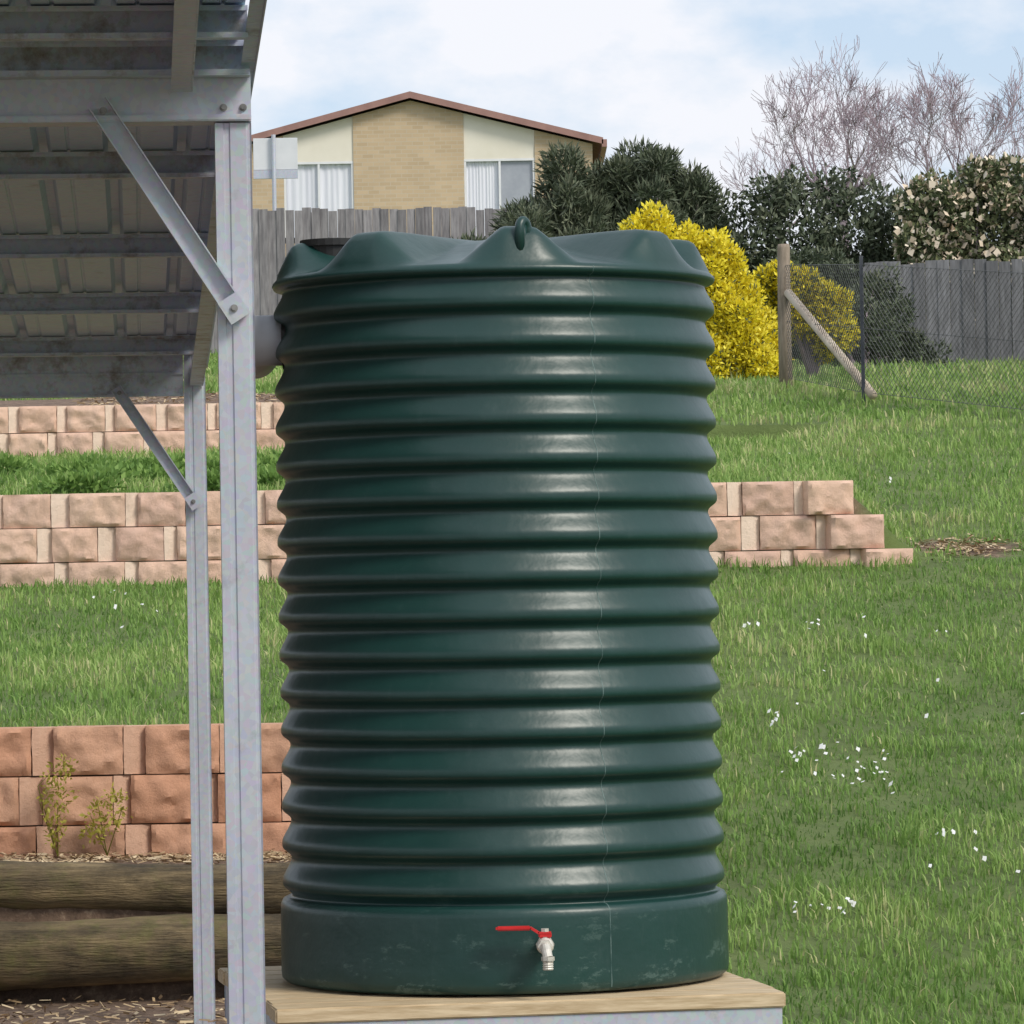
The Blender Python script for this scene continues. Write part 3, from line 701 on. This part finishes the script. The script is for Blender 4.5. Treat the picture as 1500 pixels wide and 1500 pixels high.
bare_tree('bare_tree',6.8,69,5.8,7.4,6,.86,6,8,.065)
bare_tree('bare_tree',4.6,75,6,7.9,4,.62,5,15,.04)
bare_tree('bare_tree',8.4,71,6,7.2,5,.9,5,21,.06)

# ------------------------------------------------------------ camera, light, world
cam=bpy.data.cameras.new('camera'); co=bpy.data.objects.new('camera',cam); S.collection.objects.link(co); S.camera=co
cam.sensor_width=36; cam.lens=156; cam.clip_start=.5; cam.clip_end=6000
co.matrix_world=Matrix.Translation((0,0,1.7))@Matrix.Rotation(rad(91.058),4,'X')@Matrix.Rotation(rad(-1),4,'Z')
elev,phi=42,46
su=bpy.data.lights.new('sun','SUN'); su.energy=2.5; su.angle=rad(18); su.color=(1,.94,.84)
so_=bpy.data.objects.new('sun',su); S.collection.objects.link(so_); so_.rotation_euler=(rad(90-elev),0,rad(phi))
W=bpy.data.worlds.new('World'); S.world=W; W.use_nodes=True; nt=W.node_tree
bg=nt.nodes['Background']; sk=nt.nodes.new('ShaderNodeTexSky'); sk.sky_type='NISHITA'; sk.sun_disc=False
sk.sun_elevation=rad(elev); sk.sun_rotation=rad(180-phi); sk.air_density=1; sk.dust_density=1.0
tc=nt.nodes.new('ShaderNodeTexCoord'); mp=nt.nodes.new('ShaderNodeMapping'); mp.inputs['Scale'].default_value=(1,1,1.8); mp.inputs['Location'].default_value=(.35,.1,.22)
nt.links.new(tc.outputs['Generated'],mp.inputs[0]); nz=nt.nodes.new('ShaderNodeTexNoise'); nz.inputs['Scale'].default_value=13; nz.inputs['Detail'].default_value=8; nz.inputs['Roughness'].default_value=.55
nt.links.new(mp.outputs[0],nz.inputs['Vector'])
fac=ramp(nt,nz.outputs['Fac'],[(.40,(.1,.1,.1)),(.57,(1,1,1))])
nt.links.new(mixc(nt,fac,mixc(nt,.6,sk.outputs[0],(4.9,6.1,7.8)),(7.2,7.35,7.8)),bg.inputs['Color']); bg.inputs['Strength'].default_value=.128
S.view_settings.view_transform='Standard'; S.view_settings.look='None'; S.view_settings.exposure=0
